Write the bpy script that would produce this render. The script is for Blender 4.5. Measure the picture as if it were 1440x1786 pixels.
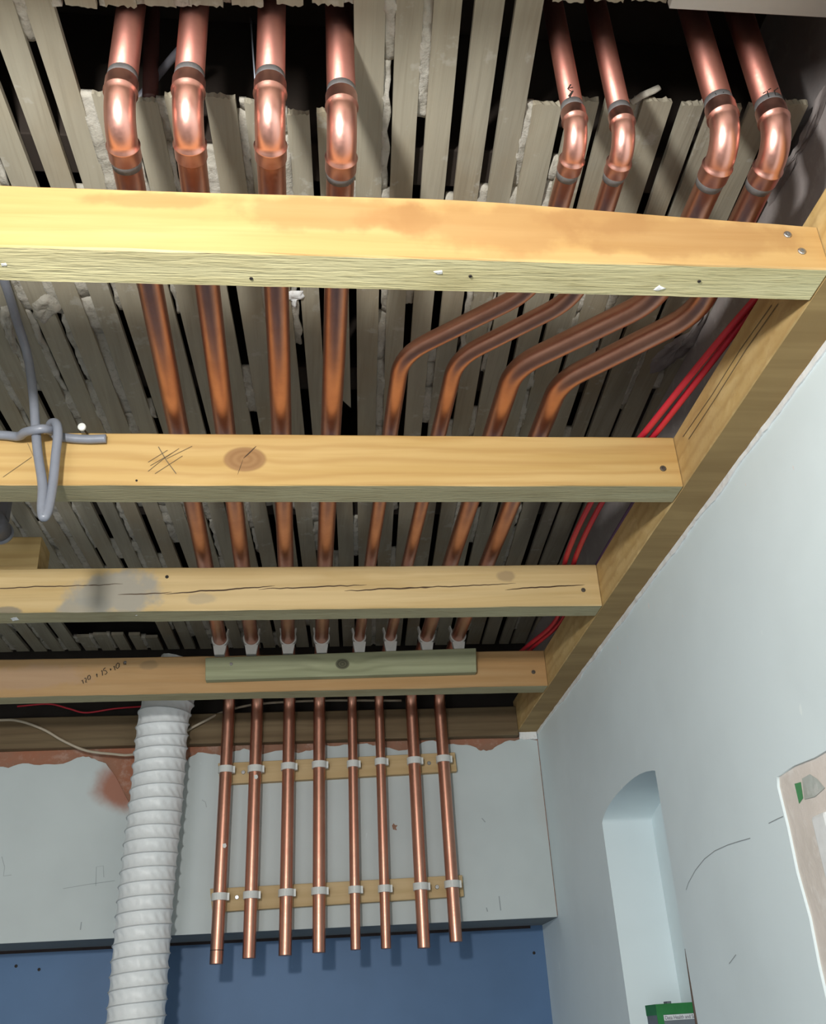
import bpy, bmesh, math, random
from mathutils import Vector, Matrix, noise
random.seed(11)
for o in list(bpy.data.objects): bpy.data.objects.remove(o)
scn = bpy.context.scene
COL = scn.collection
H = 1.75                                   # camera height above the floor
# ------------------------------------------------------------------ camera
F = 1731.87; CX, CY = 720.0, 893.0
pitch, yaw, roll = math.radians(28.0669), math.radians(7.3054), math.radians(-3.5158)
fw = Vector((math.sin(yaw)*math.cos(pitch), math.cos(yaw)*math.cos(pitch), math.sin(pitch)))
rt = fw.cross(Vector((0, 0, 1))).normalized(); up = rt.cross(fw)
RT = rt*math.cos(roll) + up*math.sin(roll); UP = -rt*math.sin(roll) + up*math.cos(roll)
cam_d = bpy.data.cameras.new('camera'); cam = bpy.data.objects.new('camera', cam_d); COL.objects.link(cam)
cam.matrix_world = Matrix(((RT.x, UP.x, -fw.x, 0), (RT.y, UP.y, -fw.y, 0), (RT.z, UP.z, -fw.z, H), (0, 0, 0, 1)))
cam_d.sensor_fit = 'HORIZONTAL'; cam_d.sensor_width = 36; cam_d.lens = F*36/1440
cam_d.clip_start = .02; cam_d.clip_end = 50
scn.camera = cam
# ------------------------------------------------------------------ light
w = bpy.data.worlds.new('world'); scn.world = w; w.use_nodes = True
w.node_tree.nodes['Background'].inputs[0].default_value = (.05, .05, .05, 1)
w.node_tree.nodes['Background'].inputs[1].default_value = .3
ld = bpy.data.lights.new('pendant_lamp', 'POINT'); ld.energy = 54; ld.color = (1, .97, .92); ld.shadow_soft_size = .04
lo = bpy.data.objects.new('pendant_lamp', ld); COL.objects.link(lo); lo.location = (-.25, -.03, H+.405)
wd_l = bpy.data.lights.new('added_fill_light', 'AREA'); wd_l.shape = 'RECTANGLE'; wd_l.size = 1.1; wd_l.size_y = 1.2; wd_l.energy = 22; wd_l.color = (.93, .97, 1)  # unseen fill light, added to brighten the right wall
wo = bpy.data.objects.new('added_fill_light', wd_l); COL.objects.link(wo); wo.location = (-1.2, -1.66, 1.35)
wo.rotation_euler = (math.radians(90), 0, math.radians(0))
vs = scn.view_settings
vs.view_transform = 'Standard'; vs.look = 'None'; vs.exposure = 0.0; vs.gamma = 1.0; vs.use_curve_mapping = False

# ------------------------------------------------------------------ pixels to places
def ray(px, py):
    return RT*((px-CX)/F) - UP*((py-CY)/F) + fw
def hit(px, py, ax, v):                    # where the sight line meets the plane axis = v (z counted from the camera)
    d = ray(px, py); p = d*(v/d[ax]); return Vector((p.x, p.y, p.z+H))
def Z(z): return z+H
# ------------------------------------------------------------------ materials
class NT:
    def __init__(s, name):
        s.m = bpy.data.materials.new(name); s.m.use_nodes = True
        s.t = s.m.node_tree; s.n = s.t.nodes; s.l = s.t.links; s.b = s.n['Principled BSDF']
        s._tc = s.n.new('ShaderNodeTexCoord'); s.obj = s._tc.outputs['Object']
    def put(s, sock, v):
        if hasattr(v, 'is_linked') or isinstance(v, bpy.types.NodeSocket): s.l.new(v, sock)
        elif isinstance(v, (tuple, list)) and len(v) == 3 and sock.type == 'RGBA': sock.default_value = (*v, 1)
        else: sock.default_value = v
    def map(s, vec, scale=(1, 1, 1), loc=(0, 0, 0), rot=(0, 0, 0)):
        n = s.n.new('ShaderNodeMapping'); s.put(n.inputs[0], vec); n.inputs[1].default_value = loc
        n.inputs[2].default_value = rot; n.inputs[3].default_value = scale; return n.outputs[0]
    def noise(s, vec, scale, detail=3, rough=.55, dist=0.0):
        n = s.n.new('ShaderNodeTexNoise'); s.put(n.inputs['Vector'], vec); n.inputs['Scale'].default_value = scale
        n.inputs['Detail'].default_value = detail; n.inputs['Roughness'].default_value = rough; n.inputs['Distortion'].default_value = dist
        return n.outputs['Fac']
    def wave(s, vec, scale, dist=3, detail=2, axis='Z', dscale=1.0):
        n = s.n.new('ShaderNodeTexWave'); s.put(n.inputs['Vector'], vec); n.bands_direction = axis
        n.inputs['Scale'].default_value = scale; n.inputs['Distortion'].default_value = dist; n.inputs['Detail'].default_value = detail
        n.inputs['Detail Scale'].default_value = dscale; return n.outputs['Fac']
    def ramp(s, fac, stops):
        n = s.n.new('ShaderNodeValToRGB'); s.put(n.inputs[0], fac); e = n.color_ramp.elements
        while len(e) < len(stops): e.new(.5)
        for k, (p, c) in enumerate(stops):
            e[k].position = p; e[k].color = (c, c, c, 1) if not isinstance(c, tuple) else (*c, 1)
        return n.outputs[0]
    def mix(s, fac, a, b, mode='MIX'):
        n = s.n.new('ShaderNodeMix'); n.data_type = 'RGBA'; n.blend_type = mode
        s.put(n.inputs[0], fac); s.put(n.inputs[6], a); s.put(n.inputs[7], b); return n.outputs[2]
    def math(s, op, a, b=0.0, c=None, clamp=False):
        n = s.n.new('ShaderNodeMath'); n.operation = op; n.use_clamp = clamp; s.put(n.inputs[0], a); s.put(n.inputs[1], b)
        if c is not None: s.put(n.inputs[2], c)
        return n.outputs[0]
    def sep(s, vec):
        n = s.n.new('ShaderNodeSeparateXYZ'); s.put(n.inputs[0], vec); return n.outputs
    def step(s, v, lo, hi):
        n = s.n.new('ShaderNodeMapRange'); n.interpolation_type = 'SMOOTHSTEP'; s.put(n.inputs[0], v)
        n.inputs[1].default_value = lo; n.inputs[2].default_value = hi; return n.outputs[0]
    def bump(s, h, strength=.3, dist=.002):
        n = s.n.new('ShaderNodeBump'); n.inputs['Strength'].default_value = strength; n.inputs['Distance'].default_value = dist
        s.put(n.inputs['Height'], h); s.l.new(n.outputs[0], s.b.inputs['Normal'])
    def rnd(s):
        n = s.n.new('ShaderNodeObjectInfo'); return n.outputs['Random']
    def done(s, col, rough=.6, metal=0.0, spec=None):
        s.put(s.b.inputs['Base Color'], col); s.put(s.b.inputs['Roughness'], rough); s.put(s.b.inputs['Metallic'], metal)
        if spec is not None: s.b.inputs['Specular IOR Level'].default_value = spec
        return s.m
def blob_mask(t, x, z, cx, cz, rx, rz, n=None, amp=.0):
    a = t.math('DIVIDE', t.math('SUBTRACT', x, cx), rx); b = t.math('DIVIDE', t.math('SUBTRACT', z, cz), rz)
    d = t.math('SQRT', t.math('ADD', t.math('MULTIPLY', a, a), t.math('MULTIPLY', b, b)))
    if n is not None: d = t.math('ADD', d, t.math('MULTIPLY', t.math('SUBTRACT', n, .5), amp))
    return d
def line_mask(t, x, z, x0, z0, x1, z1, wd, n):
    u = t.math('DIVIDE', t.math('SUBTRACT', x, x0), x1-x0)
    zl = t.math('ADD', t.math('MULTIPLY_ADD', u, z1-z0, z0), t.math('MULTIPLY', t.math('SUBTRACT', n, .5), .008))
    hw = t.math('MULTIPLY', t.math('SQRT', t.math('MAXIMUM', t.math('MULTIPLY', u, t.math('SUBTRACT', 1.0, u)), 0.0)), 2*wd)
    d = t.math('ABSOLUTE', t.math('SUBTRACT', z, zl))
    return t.math('LESS_THAN', d, hw)
def pine(name, base=(.66, .42, .17), light=(.80, .56, .27), dark=(.47, .27, .09), knots=(), cracks=(), stains=(), seed=0.0, rough=.62, ring=1.0, kcol=((.28, .13, .045), (.36, .18, .07))):
    t = NT(name); x, y, z = t.sep(t.obj)
    v = t.map(t.obj, (1.6, 14, 22), (seed, seed*.7, 0))
    n1 = t.noise(v, 1.6, 3, .55, .6); fine = t.noise(t.map(t.obj, (9, 160, 240), (seed, 0, 0)), 1.0, 2)
    big = t.noise(t.map(t.obj, (2.2, 4, 6), (seed*2, 0, 0)), 1.0, 3)
    g = t.math('MULTIPLY', z, 300.0)
    masks = []
    for (cx, cz, rx, rz) in knots:
        d = blob_mask(t, x, z, cx, cz, rx, rz)
        masks.append(d)
        e = t.math('POWER', 2.718, t.math('MULTIPLY', t.math('MULTIPLY', d, d), -.10))
        g = t.math('ADD', g, t.math('MULTIPLY', e, t.math('MULTIPLY', d, 2.2)))
    g = t.math('ADD', g, t.math('MULTIPLY', n1, 7.0))
    rings = t.math('MULTIPLY_ADD', t.math('SINE', g), .5, .5)
    col = t.mix(t.step(n1, .3, .72), light, base)
    col = t.mix(t.math('MULTIPLY', t.math('POWER', rings, 2.5), .35*ring), col, dark)
    col = t.mix(t.math('MULTIPLY', t.step(big, .45, .75), .35), col, dark)
    col = t.mix(t.math('MULTIPLY', t.step(fine, .5, .8), .22), col, dark)
    for d in masks:
        kr = t.math('MULTIPLY_ADD', t.math('SINE', t.math('MULTIPLY', d, 16.0)), .5, .5)
        kc = t.mix(kr, *kcol)
        col = t.mix(t.step(d, 1.12, .9), col, kc)
    for (cx, cz, rx, rz, c, f) in stains:
        sn = t.noise(t.map(t.obj, (14, 14, 14)), 1.6, 4)
        d = blob_mask(t, x, z, cx, cz, rx, rz, sn, 1.5)
        col = t.mix(t.math('MULTIPLY', t.step(d, 1.05, .6), f), col, c)
    for k, (x0, z0, x1, z1, wd) in enumerate(cracks):
        n = t.noise(t.map(t.obj, (22, 0, 0), (k*3.1, 0, 0)), 1.0, 2)
        col = t.mix(line_mask(t, x, z, x0, z0, x1, z1, wd, n), col, (.06, .03, .012))
    t.bump(t.math('ADD', t.math('MULTIPLY', rings, .35), fine), .18, .0008)
    return t.done(col, rough)
def sawn(name, base=(.58, .52, .28), light=(.68, .63, .37), dark=(.30, .25, .11), seed=0.0, strength=.55):
    t = NT(name)
    n1 = t.noise(t.map(t.obj, (3, 26, 26), (seed, 0, 0)), 1.4, 4, .6, .5)
    saw = t.noise(t.map(t.obj, (24, 330, 200), (seed, 0, 0)), 1.0, 3, .6, .4)
    spot = t.noise(t.obj, 9, 3)
    col = t.mix(t.step(n1, .3, .7), light, base)
    col = t.mix(t.math('MULTIPLY', t.step(saw, .56, .72), .45), col, dark)
    col = t.mix(t.math('MULTIPLY', t.step(spot, .55, .8), .35), col, dark)
    t.bump(t.math('ADD', saw, n1), strength, .0025)
    return t.done(col, .85, spec=.2)
def lath_mat():
    t = NT('old_lath'); r = t.rnd()
    off = t.math('MULTIPLY', r, 40.0)
    c = t.n.new('ShaderNodeCombineXYZ'); t.put(c.inputs[0], off); c.inputs[1].default_value = 0
    ad = t.n.new('ShaderNodeVectorMath'); t.put(ad.inputs[0], t.obj); t.put(ad.inputs[1], c.outputs[0]); v = ad.outputs[0]
    n1 = t.noise(t.map(v, (30, 2.2, 10)), 1.2, 4, .6, .4); n2 = t.noise(t.map(v, (5, 3, 5)), 1.3, 4)
    g = t.noise(t.map(v, (260, 7, 100)), 1.0, 2)
    col = t.mix(t.step(n1, .3, .7), (.40, .375, .295), (.30, .28, .22))
    col = t.mix(t.math('MULTIPLY', t.step(n2, .47, .68), .6), col, (.30, .235, .145))
    col = t.mix(t.math('MULTIPLY', t.step(g, .5, .75), .3), col, (.19, .165, .12))
    col = t.mix(t.math('MULTIPLY', r, .35), col, (.45, .41, .31))
    pl = t.noise(v, 26, 4, .65); col = t.mix(t.math('MULTIPLY', t.step(pl, .6, .7), .5), col, (.52, .51, .46))
    t.bump(t.math('ADD', g, n1), .35, .0012)
    return t.done(col, .88, spec=.2)
def rough_plaster(name, c1, c2, c3, scale=60, strength=.6, dist=.003, rough=.9):
    t = NT(name); a = t.noise(t.obj, scale, 5, .65); b = t.noise(t.obj, scale*.2, 4)
    col = t.mix(t.step(b, .35, .65), c1, c2); col = t.mix(t.math('MULTIPLY', t.step(a, .5, .72), .7), col, c3)
    t.bump(t.math('ADD', a, b), strength, dist); return t.done(col, rough, spec=.2)
def paint(name, c, rough=.5, var=.06, stains=()):
    t = NT(name); a = t.noise(t.obj, 3.0, 4); b = t.noise(t.obj, 180, 2); x, y, z = t.sep(t.obj)
    d = tuple(v*(1-var*2) for v in c)
    col = t.mix(t.step(a, .35, .7), c, d)
    sp = t.noise(t.map(t.obj, (1, 1, .5)), 38, 2); col = t.mix(t.math('MULTIPLY', t.step(sp, .74, .78), .5), col, tuple(min(1, v*1.2) for v in c))
    for (cx, cz, rx, rz, cc, f, amp) in stains:
        sn = t.noise(t.obj, 11, 4, .6); dd = blob_mask(t, x, z, cx, cz, rx, rz, sn, amp)
        col = t.mix(t.math('MULTIPLY', t.step(dd, 1.1, .45), f), col, cc)
    t.bump(t.math('ADD', t.math('MULTIPLY', b, .5), a), .12, .001)
    return t.done(col, rough, spec=.35)
def copper(name, bright=(.64, .33, .24), dull=(.50, .235, .17), rough=.36, mix=.4, dirt=.15):
    t = NT(name); r = t.rnd()
    ad = t.n.new('ShaderNodeVectorMath'); t.put(ad.inputs[0], t.obj); t.put(ad.inputs[1], r); v = ad.outputs[0]
    a = t.noise(v, 22, 4, .6); b = t.noise(v, 210, 2); c = t.noise(t.map(v, (1, 1, 1)), 7, 3)
    col = t.mix(t.math('MULTIPLY', t.step(a, .35, .68), mix), bright, dull)
    col = t.mix(t.math('MULTIPLY', t.step(c, .58, .75), dirt), col, (.16, .10, .08))
    rg = t.math('MULTIPLY_ADD', b, .16, t.math('MULTIPLY_ADD', a, .14, rough-.14))
    t.bump(b, .05, .0004)
    return t.done(col, rg, 1.0)
def plain(name, c, rough=.5, metal=0.0, bump=0, scale=80, var=.12):
    t = NT(name); n = t.noise(t.obj, scale, 3); col = t.mix(n, tuple(v*(1-var) for v in c), tuple(min(1, v*(1+var)) for v in c))
    if bump: t.bump(n, bump, .001)
    return t.done(col, rough, metal)

M = {}
M['lath'] = lath_mat()
M['key'] = rough_plaster('plaster_key', (.52, .50, .44), (.43, .41, .35), (.27, .25, .20), 90, .8)
M['void'] = plain('shade_darkened_void_timber', (.026, .018, .013), .9, 0, .3, 30, .3)  # near-black so the colour itself carries the shade inside the void
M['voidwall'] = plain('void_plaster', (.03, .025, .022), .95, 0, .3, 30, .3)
M['sawn'] = sawn('sawn_underside')
M['sawn_dull'] = sawn('sawn_underside_dull', (.36, .32, .19), (.43, .40, .25), (.20, .16, .08), 3.0, .4)
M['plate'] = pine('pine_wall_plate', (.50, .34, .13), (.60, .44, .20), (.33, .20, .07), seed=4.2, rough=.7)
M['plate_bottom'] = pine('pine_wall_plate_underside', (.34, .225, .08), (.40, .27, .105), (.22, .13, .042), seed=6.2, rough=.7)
M['treated'] = pine('green_treated_pine', (.27, .29, .17), (.36, .38, .24), (.15, .16, .085), knots=((hit(597, 1158, 1, 1.966).x, hit(597, 1158, 1, 1.966).z, .014, .011),), seed=2.1, rough=.8, kcol=((.05, .05, .03), (.10, .10, .06)))
M['batten'] = pine('pale_pine_batten', (.52, .37, .18), (.62, .47, .26), (.40, .27, .11), seed=7.7, rough=.7, ring=.5)
M['endwood'] = pine('dark_old_pine', (.135, .09, .045), (.18, .13, .07), (.075, .05, .022), seed=9.7, rough=.8)
M['copper'] = copper('copper_tube')
M['copper_up'] = copper('copper_riser_shade_darkened', (.47, .215, .175), (.39, .16, .13), .48, .6, .2)  # pinkish matte copper, darkened so the colour carries the shade on the risers
M['elbow'] = copper('copper_fitting', (.80, .43, .36), (.70, .35, .29), .36, .4, .05)
M['solder'] = plain('solder', (.27, .27, .28), .5, .5, .2, 160, .3)
M['white'] = plain('white_plastic', (.66, .68, .66), .4, 0, 0)
M['duct'] = plain('white_duct_skin', (.80, .84, .86), .42, 0, .25, 150, .05)
M['wire'] = plain('duct_wire', (.50, .53, .55), .5)
M['grey'] = plain('grey_cable_sheath', (.205, .225, .27), .38, 0, 0)
M['red'] = plain('red_cable_sheath', (.62, .028, .05), .4)
M['purple'] = plain('purple_cable_sheath', (.10, .05, .14), .5)
M['cream'] = plain('cream_cable_sheath', (.44, .38, .29), .5)
M['steel'] = plain('screw_steel', (.42, .42, .42), .35, .9)
M['darkmetal'] = plain('rusty_screw', (.13, .11, .09), .6, .6)
M['scuff'] = plain('grey_scuff', (.30, .34, .36), .7)
M['ink'] = plain('black_ink', (.02, .015, .012), .7)
M['pencil'] = plain('pencil', (.16, .12, .07), .8)
M['wall'] = paint('pale_blue_wall_paint', (.755, .87, .91), .55, .04)
M['skim'] = paint('grey_white_paint', (.555, .62, .63), .6, .05, stains=(
    (hit(215, 1372, 1, 2.342).x, hit(215, 1372, 1, 2.342).z, .075, .06, (.34, .11, .05), .9, .9),
    (hit(960, 1400, 1, 2.342).x, Z(.5), .05, .12, (.5, .52, .51), .6, .5)))
M['brick'] = rough_plaster('red_brown_plaster', (.36, .15, .09), (.28, .17, .12), (.45, .30, .24), 45, .7)
M['rawwhite'] = rough_plaster('broken_white_plaster', (.84, .87, .88), (.78, .79, .79), (.66, .62, .60), 70, .4)
M['pink'] = rough_plaster('raw_pink_plaster', (.74, .68, .63), (.66, .61, .56), (.80, .77, .73), 35, .5)
M['oldwall'] = rough_plaster('grey_old_plaster', (.36, .335, .33), (.30, .27, .265), (.42, .40, .39), 30, .5)
M['blue'] = paint('denim_blue_paint', (.095, .185, .345), .5, .08)
M['undergrey'] = plain('bulkhead_underside', (.20, .22, .22), .8)
M['gap'] = plain('shadow_gap', (.03, .02, .02), .9)
M['doorwhite'] = plain('white_gloss', (.80, .83, .84), .3)
M['floor'] = plain('floor_screed', (.25, .24, .225), .8, 0, .2, 20)
M['roomwall'] = paint('room_paint', (.60, .62, .60), .6)
M['boardwhite'] = plain('white_plasterboard', (.62, .62, .59), .7, 0, .1, 60, .05)
M['cgreen'] = plain('green_print', (.025, .20, .055), .45, 0, 0, 40, .3)
M['cgrey'] = plain('grey_print', (.16, .19, .22), .5, 0, 0, 60, .2)
M['cwhite'] = plain('white_print', (.68, .74, .76), .5)
M['ctext'] = plain('violet_print', (.09, .07, .12), .6)
M['brown'] = plain('brown_wood_stick', (.11, .075, .06), .7)
M['flakegreen'] = plain('green_flake', (.08, .30, .12), .6)
M['flakegrey'] = rough_plaster('grey_flake', (.50, .55, .53), (.40, .42, .38), (.6, .62, .6), 60, .4)
M['box'] = plain('grey_box_plastic', (.13, .135, .16), .5)
M['oldpipe'] = plain('old_brown_pipe', (.09, .035, .03), .5)
M['wireblue'] = plain('thin_bright_wire', (.55, .62, .72), .3, .5)

# ------------------------------------------------------------------ builders
def tag(o, label=None, cat=None, group=None, kind=None):
    if label: o['label'] = label
    if cat: o['category'] = cat
    if group: o['group'] = group
    if kind: o['kind'] = kind
    return o
def link(name, me, parent=None, mats=(), smooth=False):
    o = bpy.data.objects.new(name, me); COL.objects.link(o)
    for m in mats: me.materials.append(M[m] if isinstance(m, str) else m)
    if smooth:
        for p in me.polygons: p.use_smooth = True
    if parent is not None: o.parent = parent; o.matrix_parent_inverse = parent.matrix_world.inverted()
    return o
def empty(name, loc):
    o = bpy.data.objects.new(name, None); COL.objects.link(o); o.location = loc; o.empty_display_size = .05
    o.matrix_world = Matrix.Translation(loc); return o
def mesh(name, v, f, parent=None, mats=(), smooth=False, mi=None):
    me = bpy.data.meshes.new(name); me.from_pydata([tuple(p) for p in v], [], f); me.update()
    if mi: 
        for p, k in zip(me.polygons, mi): p.material_index = k
    return link(name, me, parent, mats, smooth)
def fix(o):
    bm = bmesh.new(); bm.from_mesh(o.data); bmesh.ops.recalc_face_normals(bm, faces=bm.faces); bm.to_mesh(o.data); bm.free(); return o
def box(name, a, b, parent=None, mat='white', bev=.0):
    bm = bmesh.new(); bmesh.ops.create_cube(bm, size=1)
    for v in bm.verts: v.co = Vector([a[k]+(v.co[k]+.5)*(b[k]-a[k]) for k in range(3)])
    if bev: bmesh.ops.bevel(bm, geom=list(bm.edges), offset=bev, segments=2, affect='EDGES', profile=.5)
    me = bpy.data.meshes.new(name); bm.to_mesh(me); bm.free(); return link(name, me, parent, (mat,))
def frames(pts):
    n = len(pts); tan = []
    for i in range(n):
        d = (pts[min(i+1, n-1)]-pts[max(i-1, 0)]); tan.append(d.normalized() if d.length > 1e-9 else Vector((0, 0, 1)))
    ref = Vector((1, 0, 0)) if abs(tan[0].x) < .8 else Vector((0, 0, 1))
    nn = [(ref-tan[0]*ref.dot(tan[0])).normalized()]
    for i in range(1, n):
        q = nn[-1]-tan[i]*nn[-1].dot(tan[i]); nn.append(q.normalized())
    return tan, nn
def sweep(name, pts, rad, parent=None, mat='copper', seg=20, flat=None, cap=True, hollow=0):
    pts = [Vector(p) for p in pts]; tan, nn = frames(pts); v, f = [], []
    for i, p in enumerate(pts):
        r = rad[i] if isinstance(rad, (list, tuple)) else rad
        b = tan[i].cross(nn[i])
        for k in range(seg):
            a = 2*math.pi*k/seg
            if flat: v.append(p+nn[i]*math.cos(a)*r*flat[0]+b*math.sin(a)*r*flat[1])
            else: v.append(p+nn[i]*math.cos(a)*r+b*math.sin(a)*r)
    n = len(pts)
    for i in range(n-1):
        for k in range(seg):
            k2 = (k+1) % seg; f.append((i*seg+k, i*seg+k2, (i+1)*seg+k2, (i+1)*seg+k))
    if cap:
        f.append(tuple(range(seg-1, -1, -1))); f.append(tuple((n-1)*seg+k for k in range(seg)))
    o = fix(mesh(name, v, f, parent, (mat,), True))
    return o
def arc_path(corners, rad, step=.35):
    """polyline with rounded corners; rad per inner corner"""
    P = [Vector(c) for c in corners]; out = [P[0]]
    for i in range(1, len(P)-1):
        a = (P[i-1]-P[i]).normalized(); b = (P[i+1]-P[i]).normalized(); r = rad[i-1]
        ang = a.angle(b); tl = r/math.tan(ang/2); s = P[i]+a*tl; e = P[i]+b*tl
        c = P[i]+(a+b).normalized()*(r/math.sin(ang/2)); va = s-c; vb = e-c; tot = va.angle(vb); m = max(4, int(tot/.12))
        ax = va.cross(vb).normalized()
        for k in range(m+1): out.append(c+Matrix.Rotation(tot*k/m, 3, ax) @ va)
    out.append(P[-1]); return out
def smooth_path(ctrl, n=12):
    P = [Vector(c) for c in ctrl]; P = [P[0]*2-P[1]]+P+[P[-1]*2-P[-2]]; out = []
    for i in range(1, len(P)-2):
        for k in range(n):
            t = k/n; a, b, c, d = P[i-1], P[i], P[i+1], P[i+2]
            out.append(.5*((2*b)+(c-a)*t+(2*a-5*b+4*c-d)*t*t+(3*b-a-3*c+d)*t**3))
    out.append(P[-2]); return out
def plate(name, outer, holes, to3, depth, parent=None, mats=('white',)):
    """flat outline with holes, given thickness; to3(u, v, w) -> place"""
    cu = bpy.data.curves.new('outline', 'CURVE'); cu.dimensions = '2D'; cu.fill_mode = 'BOTH'; cu.extrude = depth/2
    for poly in [outer]+list(holes):
        s = cu.splines.new('POLY'); s.points.add(len(poly)-1); s.use_cyclic_u = True
        for q, p in zip(s.points, poly): q.co = (p[0], p[1], 0, 1)
    ob = bpy.data.objects.new('outline', cu); COL.objects.link(ob); me = bpy.data.meshes.new_from_object(ob)
    bpy.data.objects.remove(ob); bpy.data.curves.remove(cu)
    me.name = name; me.materials.clear()
    for v in me.vertices: v.co = to3(v.co.x, v.co.y, v.co.z+depth/2)
    for p in me.polygons: p.material_index = 0
    o = link(name, me, parent, mats); return fix(o)
def ribbon(name, lines, wd, parent, mat, normal):
    v, f = [], []; normal = Vector(normal)
    for L in lines:
        L = [Vector(p) for p in L]
        for i, p in enumerate(L):
            d = (L[min(i+1, len(L)-1)]-L[max(i-1, 0)]).normalized(); s = d.cross(normal).normalized()*wd/2
            v += [p-s, p+s]
            if i: k = len(v); f.append((k-4, k-2, k-1, k-3))
    return mesh(name, v, f, parent, (mat,))
def timber(name, x0, x1, y0, y1, z0, z1, mats, parent=None, top=None, amp=.0006, cut=.0016, n=28, axis='x', sub=True, seed=0.0):
    """a sawn length of wood: chamfered section carried along its length, slightly uneven; material 1 underneath"""
    v, f, mi = [], [], []
    for i in range(n+1):
        t = i/n; L = x0+(x1-x0)*t; zt = z1 if top is None else top(L)
        sec = [(y0+cut, z0), (y1-cut, z0), (y1, z0+cut), (y1, zt-cut), (y1-cut, zt), (y0+cut, zt), (y0, zt-cut), (y0, z0+cut)]
        for k, (a, b) in enumerate(sec):
            j = noise.noise(Vector((L*9, k*3.3+seed, 1.7)))*amp; j2 = noise.noise(Vector((L*31, k*5.1+seed, 4.7)))*amp
            q = (L, a+j*.6, b+j+j2) if axis == 'x' else (a+j*.6, L, b+j+j2); v.append(q)
    for i in range(n):
        for k in range(8):
            k2 = (k+1) % 8; f.append((i*8+k, i*8+k2, (i+1)*8+k2, (i+1)*8+k)); mi.append(1 if k in (0,) else 0)
    f.append(tuple(range(7, -1, -1))); mi.append(0); f.append(tuple(n*8+k for k in range(8))); mi.append(0)
    return fix(mesh(name, v, f, parent, mats, False, mi))
def screw(parent, pos, nrm, r=.0042, mat='steel', name='screw'):
    nrm = Vector(nrm).normalized(); q = nrm.to_track_quat('Z', 'Y').to_matrix(); pos = Vector(pos); v, f = [], []
    prof = [(1.0, -.25), (1.0, .12), (.8, .3), (.42, .3), (.3, -.05)]
    for rr, hh in prof:
        for k in range(10):
            a = 2*math.pi*k/10; v.append(pos+q @ Vector((math.cos(a)*r*rr, math.sin(a)*r*rr, hh*r)))
    for i in range(len(prof)-1):
        for k in range(10): k2 = (k+1) % 10; f.append((i*10+k, i*10+k2, (i+1)*10+k2, (i+1)*10+k))
    f.append(tuple((len(prof)-1)*10+k for k in range(10))); f.append(tuple(range(9, -1, -1)))
    return fix(mesh(name, v, f, parent, (mat,)))

# ------------------------------------------------------------------ sizes (metres, heights from the camera)
XW = .571                                  # right wall
ZJ, HJ, TJ = .65, .079, .047               # joist underside, height, thickness
YJ = [.704, 1.135, 1.553, 1.986]           # joist front faces
ZP = .760                                  # axis of the pipe runs
ZL = .885                                  # underside of the laths
YB, ZB = 2.345, .230                       # bulkhead face, its lower edge
YF = 2.510                                 # blue wall
YV = 2.300                                 # axis of the pipe drops
XL, YK = -2.3, -1.7                        # left and back walls
r28, r22 = .014, .011

# ------------------------------------------------------------------ room shell
tag(box('floor', (XL-.1, YK-.1, -.1), (XW+.15, YF+.1, 0), None, 'floor'), 'grey screed floor of the room', 'floor', kind='structure')
tag(box('wall_left', (XL-.1, YK, 0), (XL, YF, Z(1.12)), None, 'roomwall'), 'plain painted wall on the left of the room', 'wall', kind='structure')
tag(box('wall_back', (XL, YK-.1, 0), (XW, YK, Z(1.12)), None, 'roomwall'), 'plain painted wall behind the viewer', 'wall', kind='structure')
win = empty('added_window_1', (-1.2, YK+.03, .7)); tag(win, 'added white window frame around the unseen fill light behind the viewer', 'window', kind='structure')  # invented frame and pane that dress the added fill light
for nm, a, b in (('frame_side', (-1.83, .70), (-1.76, 2.0)), ('frame_side', (-.64, .70), (-.57, 2.0)), ('frame_head', (-1.76, 1.95), (-.64, 2.0)), ('frame_sill', (-1.76, .70), (-.64, .75)), ('pane', (-1.76, .75), (-.64, 1.95))):
    box(nm, (a[0], YK+.001, a[1]), (b[0], YK+(.008 if nm == 'pane' else .05), b[1]), win, 'doorwhite')
far = tag(box('wall_far', (XL, YF, 0), (XW, YF+.08, Z(1.12)), None, 'blue'), 'blue painted far wall below the pale bulkhead', 'wall', kind='structure')
# right wall with arched niche and door opening
N0, N1, NS, NR, NB = 1.572, 1.906, .350, .034, -.24
arch = [(N0, NB), (N1, NB), (N1, NS)]
arch += [(1.896, .356), (1.880, .3625), (1.854, .369), (1.825, .374), (1.79, .378), (1.753, .3805), (1.715, .382), (1.68, .382), (1.65, .3805), (1.615, .3765), (1.585, .371), (N0, .3675)]
D0, D1, DZ = .12, 1.160, .258
rag = random.Random(5)
door_cut = [(D0, -H-.0), (D1-.005, -H)]
zz = -H
while zz < DZ-.05:
    zz += .05; door_cut.append((D1+.012*(zz/.26-1)*0+rag.uniform(-.004, .004), min(zz, DZ-.01)))
door_cut += [(D1+.001, DZ-.004), (D1-.001, DZ+.001)]
yy = D1
while yy > D0+.06:
    yy -= .05; door_cut.append((yy, DZ+rag.uniform(-.003, .003)))
door_cut += [(D0, DZ)]
outer = [(YK, -H), (D0, -H)]
wall_outer = [(YK, -H), (YF, -H), (YF, ZL+.24), (YK, ZL+.24)]
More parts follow.
